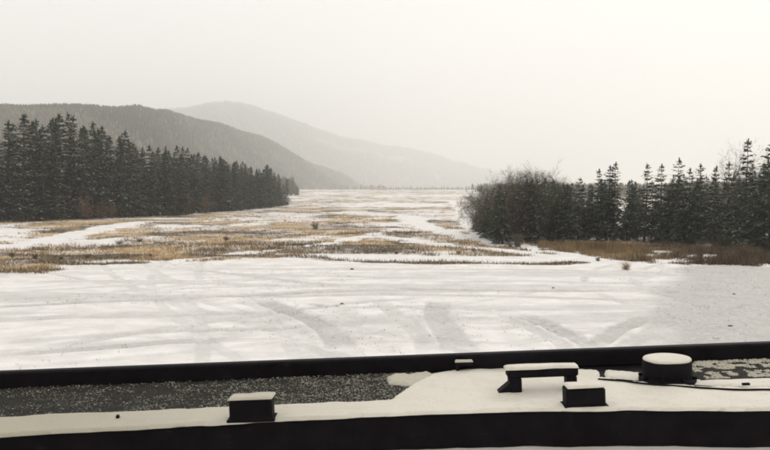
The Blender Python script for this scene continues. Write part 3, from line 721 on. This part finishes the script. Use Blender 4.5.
def snow_sheet(name, poly, thick, mat, parent, z0=DZ, step=.011, soft=.02, lump=.5, seed=3, lumpsc=.09):
    P = np.array(poly, float); x0, y0 = P.min(0) - .01; x1, y1 = P.max(0) + .01
    xs, ys = np.arange(x0, x1, step), np.arange(y0, y1, step); X, Y = np.meshgrid(xs, ys)
    wx = X + .018 * (fbm(X, Y, .10, seed + 1, 3) - .5); wy = Y + .018 * (fbm(X, Y, .08, seed + 2, 3) - .5)
    ins = np.zeros(X.shape, bool); d = np.full(X.shape, 1e9); n = len(P)
    for i in range(n):
        a, b = P[i], P[(i + 1) % n]; e = b - a
        cond = ((a[1] > wy) != (b[1] > wy)); xi = a[0] + (wy - a[1]) / (e[1] + 1e-12) * e[0]; ins ^= cond & (wx < xi)
        t = np.clip(((wx - a[0]) * e[0] + (wy - a[1]) * e[1]) / (e @ e), 0, 1); d = np.minimum(d, np.hypot(wx - a[0] - t * e[0], wy - a[1] - t * e[1]))
    sdv = np.where(ins, d, -d); prof = np.sqrt(np.clip(sdv / soft, 0, 1) * (2 - np.clip(sdv / soft, 0, 1)))
    Z = z0 - .002 + thick * prof * (1 + lump * (fbm(X, Y, lumpsc, seed, 4) - .5))
    gy_, gx_ = np.gradient(sdv, step); gl = np.hypot(gx_, gy_) + 1e-6; near_ = (sdv < 0) & (sdv > -2.5 * step)
    X = np.where(near_, X - sdv * gx_ / gl, X); Y = np.where(near_, Y - sdv * gy_ / gl, Y)
    i = np.arange(X.size).reshape(X.shape); q = np.stack([i[:-1, :-1], i[:-1, 1:], i[1:, 1:], i[1:, :-1]], -1).reshape(-1, 4)
    ok = (sdv > 0).ravel()[q].any(1); q = q[ok]; used = np.unique(q); rm = np.full(X.size, -1); rm[used] = np.arange(len(used))
    return obj(name, mesh_np(name, np.stack([X, Y, Z], -1).reshape(-1, 3)[used], [rm[q]], M[mat], True), parent)

near = np.array([lp(u, v) for u, v in ((-60, 439), (0, 435.5), (150, 427.5), (270, 421), (390, 415), (520, 411), (620, 410), (770, 410.5), (840, 411))])
near[0, 0] = -1.56; near[-1, 0] = 1.56
FARY = 0.6 * F / 182.0
# hull
boxes('hull', [((0, .25, 1.72), (3.02, 4.9, 1.70)), ((0, -1.0, .75), (2.2, 6.2, .4)), ((0, -2.6, 1.45), (3.0, 2.6, .9))], 'paint', veh, .04)
# lower roof in front of the camera position, and the raised deck beyond the dark face
boxes('lower_roof', [((0, .3, DZ - .135), (3.1, 4.4, .04))], 'paint', veh, .005)
n = len(near); V = []; 
for p in near:
    V += [[p[0], p[1], DZ - .112], [p[0], p[1], DZ - .004], [p[0], p[1] + .004, DZ], [p[0], FARY + .06, DZ], [p[0], FARY + .06, DZ - .112]]
Q = []
for i in range(n - 1):
    for s in range(4): Q.append([i * 5 + s, (i + 1) * 5 + s, (i + 1) * 5 + s + 1, i * 5 + s + 1])
obj('deck_step', mesh_np('deck_step', np.array(V), [np.array(Q)], M['paint']), veh)
# front coaming bar
boxes('front_bar', [((0, FARY + .026, DZ + .027), (3.16, .045, .058))], 'paint', veh, .006)
# gritty anti-slip panels left and right, with clinging snow grains
boxes('antislip_panel', [((-.71, FARY - .215, DZ + .001), (1.66, .42, .006))], 'deck', veh, .002)
boxes('antislip_panel', [((1.24, FARY - .13, DZ + .002), (.62, .255, .006))], 'deck', veh, .002)
def grains(pts, r, mat='decksnow', name='snow_grain'):
    o8 = np.array([[1, 0, 0], [-1, 0, 0], [0, 1, 0], [0, -1, 0], [0, 0, 1], [0, 0, -1]], float); f8 = np.array([[0, 2, 4], [2, 1, 4], [1, 3, 4], [3, 0, 4], [2, 0, 5], [1, 2, 5], [3, 1, 5], [0, 3, 5]])
    nn = len(pts); V = pts[:, None, :] + o8[None] * (r[:, None, None] * rng.uniform(.6, 1.4, (nn, 6, 1)) * np.array([1.3, 1.1, .7])); Fq = (np.arange(nn)[:, None, None] * 6 + f8[None]).reshape(-1, 3)
    return tag(obj(name, mesh_np(name, V.reshape(-1, 3), [Fq], M[mat]), veh), kind='stuff')
n = 26000; gx = rng.uniform(-1.5, .12, n); gy = FARY - rng.uniform(.0, .40, n)
k = rng.uniform(size=n) < np.clip(.14 + .36 * sstep(-1.0, .0, gx) + .9 * (fbm(gx, gy, .05, 151, 3) - .5), .02, 1); gx, gy = gx[k], gy[k]
grains(np.stack([gx, gy, np.full(len(gx), DZ + .006)], -1), rng.uniform(.0005, .0017, len(gx)) * rng.choice([1, 1, 1, 1, 1.8], len(gx)), 'grit')
n = 5200; gx = rng.uniform(.95, 1.53, n); gy = FARY - rng.uniform(.0, .25, n); k = fbm(gx, gy, .03, 161, 2) > .47; gx, gy = gx[k], gy[k]
grains(np.stack([gx, gy, np.full(len(gx), DZ + .006)], -1), rng.uniform(.002, .0045, len(gx)), 'stripsnow')

# snow lying on the deck
def P2(*pts): return [lp(u, v)[:2] for u, v in pts]
snow_sheet('snow_cover', P2((-70, 441), (0, 437), (150, 428.7), (270, 422), (400, 416), (404, 401.5), (280, 406.5), (150, 412.5), (0, 419), (-70, 422)), .009, 'decksnow', veh, z0=DZ + .002, soft=.007, seed=5, lump=.4)
snow_sheet('snow_cover', P2((388, 416.5), (520, 412), (620, 411), (770, 411.5), (835, 412), (835, 392), (770, 390), (700, 388), (640, 383), (600, 379.5), (600, 372), (560, 369.5), (500, 370), (455, 372), (428, 376), (388, 402)), .008, 'decksnow', veh, z0=DZ + .003, soft=.008, seed=9, lump=.9)
snow_sheet('snow_cover', P2((606, 378), (645, 381), (700, 385.5), (770, 388), (835, 390), (835, 379), (770, 379), (696, 380), (650, 374), (604, 370)), .007, 'decksnow', veh, soft=.009, lump=.9, seed=13)
snow_sheet('snow_drift', P2((388, 386), (410, 388), (431, 380), (434, 376), (424, 374.5), (402, 376), (385, 378)), .016, 'stripsnow', veh, soft=.03, seed=17, step=.005, lump=1.1, lumpsc=.03)
snow_sheet('snow_cover', P2((200, 385.8), (330, 380.3), (390, 377.8), (390, 379.5), (330, 382), (200, 387)), .004, 'stripsnow', veh, soft=.008, seed=19, step=.005, lump=1.2, lumpsc=.04)
snow_sheet('snow_cover', [(-1.5, .9), (1.5, .9), (1.5, 2.26), (-1.5, 2.26)], .02, 'decksnow', veh, z0=DZ - .115, step=.03, soft=.05, seed=23)

# thin dark tube added to stand in for the seam in the deck snow
cp = smooth_poly([lp(u, v, .012) for u, v in ((598, 379), (622, 380.5), (645, 383.5), (700, 387.5), (738, 389.5), (770, 389.5), (835, 391.5))], 6)
cv, cq = tubes([(a, b, .003, .003) for a, b in zip(cp[:-1], cp[1:])], 8); obj('seam_tube', mesh_np('seam_tube', cv, [cq], M['paint'], True), veh)
p = lp(746, 389.8); boxes('seam_bulge', [((p[0], p[1], DZ + .017), (.022, .010, .007))], 'paint', veh, .004)  # small block standing in for the bulge on the dark seam

# grab handle
pl, pr = lp(509, 395), lp(579, 394); yh = (pl[1] + pr[1]) / 2 + .025; xl, xr = pl[0], pr[0]; hb = .050
hd = boxes('grab_handle', [(((xl + .020), yh, DZ + hb / 2 + .002), (.036, .048, hb)), (((xr - .016), yh, DZ + hb / 2 + .002), (.030, .048, hb)), (((xl + xr) / 2, yh, DZ + hb + .013), (xr - xl + .006, .052, .026))], 'paint', veh, .005)
def wedge(name, x0, x1, y0, y1, z0, z1, mat, parent):
    V = [[x0, y0, z0], [x1, y0, z0], [x1, y0, z1], [x0, y1, z0], [x1, y1, z0], [x1, y1, z1]]
    return obj(name, mesh_np(name, V, [np.array([[0, 1, 4, 3], [1, 2, 5, 4], [0, 3, 5, 2]]), np.array([[0, 2, 1], [3, 4, 5]])], M[mat]), parent)
wedge('brace', xl - .042, xl + .004, yh - .02, yh + .02, DZ, DZ + .036, 'paint', hd)
def snow_cap(xc, yc, sx, sy, z, t, parent, seed, mat='decksnow'):
    P = [(xc - sx / 2, yc - sy / 2), (xc + sx / 2, yc - sy / 2), (xc + sx / 2, yc + sy / 2), (xc - sx / 2, yc + sy / 2)]
    return snow_sheet('snow_cap', P, t, mat, parent, z0=z, step=.004, soft=.012, lump=.9, seed=seed, lumpsc=.06)
snow_cap((xl + xr) / 2, yh, xr - xl + .01, .056, DZ + hb + .027, .008, hd, 31)

# round cap
a, b = lp(643, 388), lp(695, 388); rad = (b[0] - a[0]) / 2; cxx = (a[0] + b[0]) / 2; cyc = a[1] + rad; cxx *= cyc / a[1]
cap = lathe('round_cap', [(rad * 1.16, 0), (rad * 1.16, .012), (rad * .99, .014), (rad, .02), (rad, .060), (rad * .97, .0675), (rad * .9, .069), (.0005, .069)], (cxx, cyc, DZ), 'paint', veh, 48)
lathe('snow_cap', [(rad * .975, -.003), (rad * .98, .001), (rad * .95, .004), (rad * .85, .006), (rad * .5, .0065), (.0005, .007)], (cxx, cyc, DZ + .0685), 'decksnow', cap, 48, wob=.012, seed=4)
for q in range(8):
    aa = q * math.pi / 4 + .3; boxes('bolt', [((cxx + math.cos(aa) * rad * 1.09, cyc + math.sin(aa) * rad * 1.09, DZ + .016), (.012, .012, .010))], 'paint', cap, .002)
# two square blocks at the near edge
for u0, u1, vb, hz, sd_ in ((229, 272, 424.5, .060, 41), (567.5, 607, 411, .056, 43)):
    a, b = lp(u0, vb), lp(u1, vb - (u1 - u0) * .038); xc = (a[0] + b[0]) / 2; wd = b[0] - a[0]; yc = (a[1] + b[1]) / 2 + .035
    bl = boxes('latch_block', [((xc, yc, DZ + hz / 2 + .004), (wd, .062, hz)), ((xc, yc - .002, DZ + .007), (wd + .014, .064, .008))], 'paint', veh, .007)
    snow_cap(xc, yc, wd + .002, .064, DZ + hz + .005, .007, bl, sd_, 'stripsnow' if sd_ == 41 else 'decksnow')
# hook on the front bar
p = lp(464, 372); hk = boxes('hook', [((p[0], FARY - .012, DZ + .032), (.058, .03, .014)), ((p[0] - .022, FARY - .012, DZ + .018), (.012, .026, .02))], 'paint', veh, .003)
snow_sheet('snow_cap', [(p[0] - .027, FARY - .026), (p[0] + .029, FARY - .026), (p[0] + .029, FARY + .002), (p[0] - .027, FARY + .002)], .006, 'stripsnow', hk, z0=DZ + .040, step=.003, soft=.006, seed=51)
p = lp(118, 421); boxes('rivet', [((p[0], p[1], DZ + .010), (.009, .010, .016))], 'paint', veh, .002)
# running gear under the hull
for sx in (-1, 1):
    for yy in (1.5, -1.0, -2.6):
        n = 32; a = np.arange(n) * 2 * math.pi / n; V = []; Q = []
        prof = [(.22, -.16), (.42, -.17), (.53, -.15), (.56, -.08), (.56, .08), (.53, .15), (.42, .17), (.22, .16)]
        for r_, w_ in prof: V.append(np.stack([np.full(n, sx * 1.28 + w_), yy + r_ * np.cos(a), .56 + r_ * np.sin(a)], -1))
        for i in range(len(prof)):
            j = (i + 1) % len(prof)
            for s in range(n): Q.append([i * n + s, i * n + (s + 1) % n, j * n + (s + 1) % n, j * n + s])
        wl = obj('wheel', mesh_np('wheel', np.concatenate(V), [np.array(Q)], M['rubber'], True), veh)
        boxes('hub', [((sx * 1.28, yy, .56), (.2, .36, .36))], 'paint', wl, .05)

# ------------------------------------------------------------------ winter haze filling the valley
hz = NB('winter_haze'); hz.t.nodes.remove(hz.bsdf)
pv = hz.n('ShaderNodeVolumePrincipled', Density=0.00044, Anisotropy=0.25); pv.inputs['Color'].default_value = (1, .998, .982, 1)
hz.l(pv.outputs[0], hz.out.inputs['Volume'])
V = np.array([[x, y, z] for x in (-9800, 9800) for y in (-9800, 9800) for z in (-8, 600)], float)
hzo = obj('haze', mesh_np('haze', V, [np.array([[0, 1, 3, 2], [4, 6, 7, 5], [0, 4, 5, 1], [2, 3, 7, 6], [0, 2, 6, 4], [1, 5, 7, 3]])], hz.m)); tag(hzo, kind='stuff')
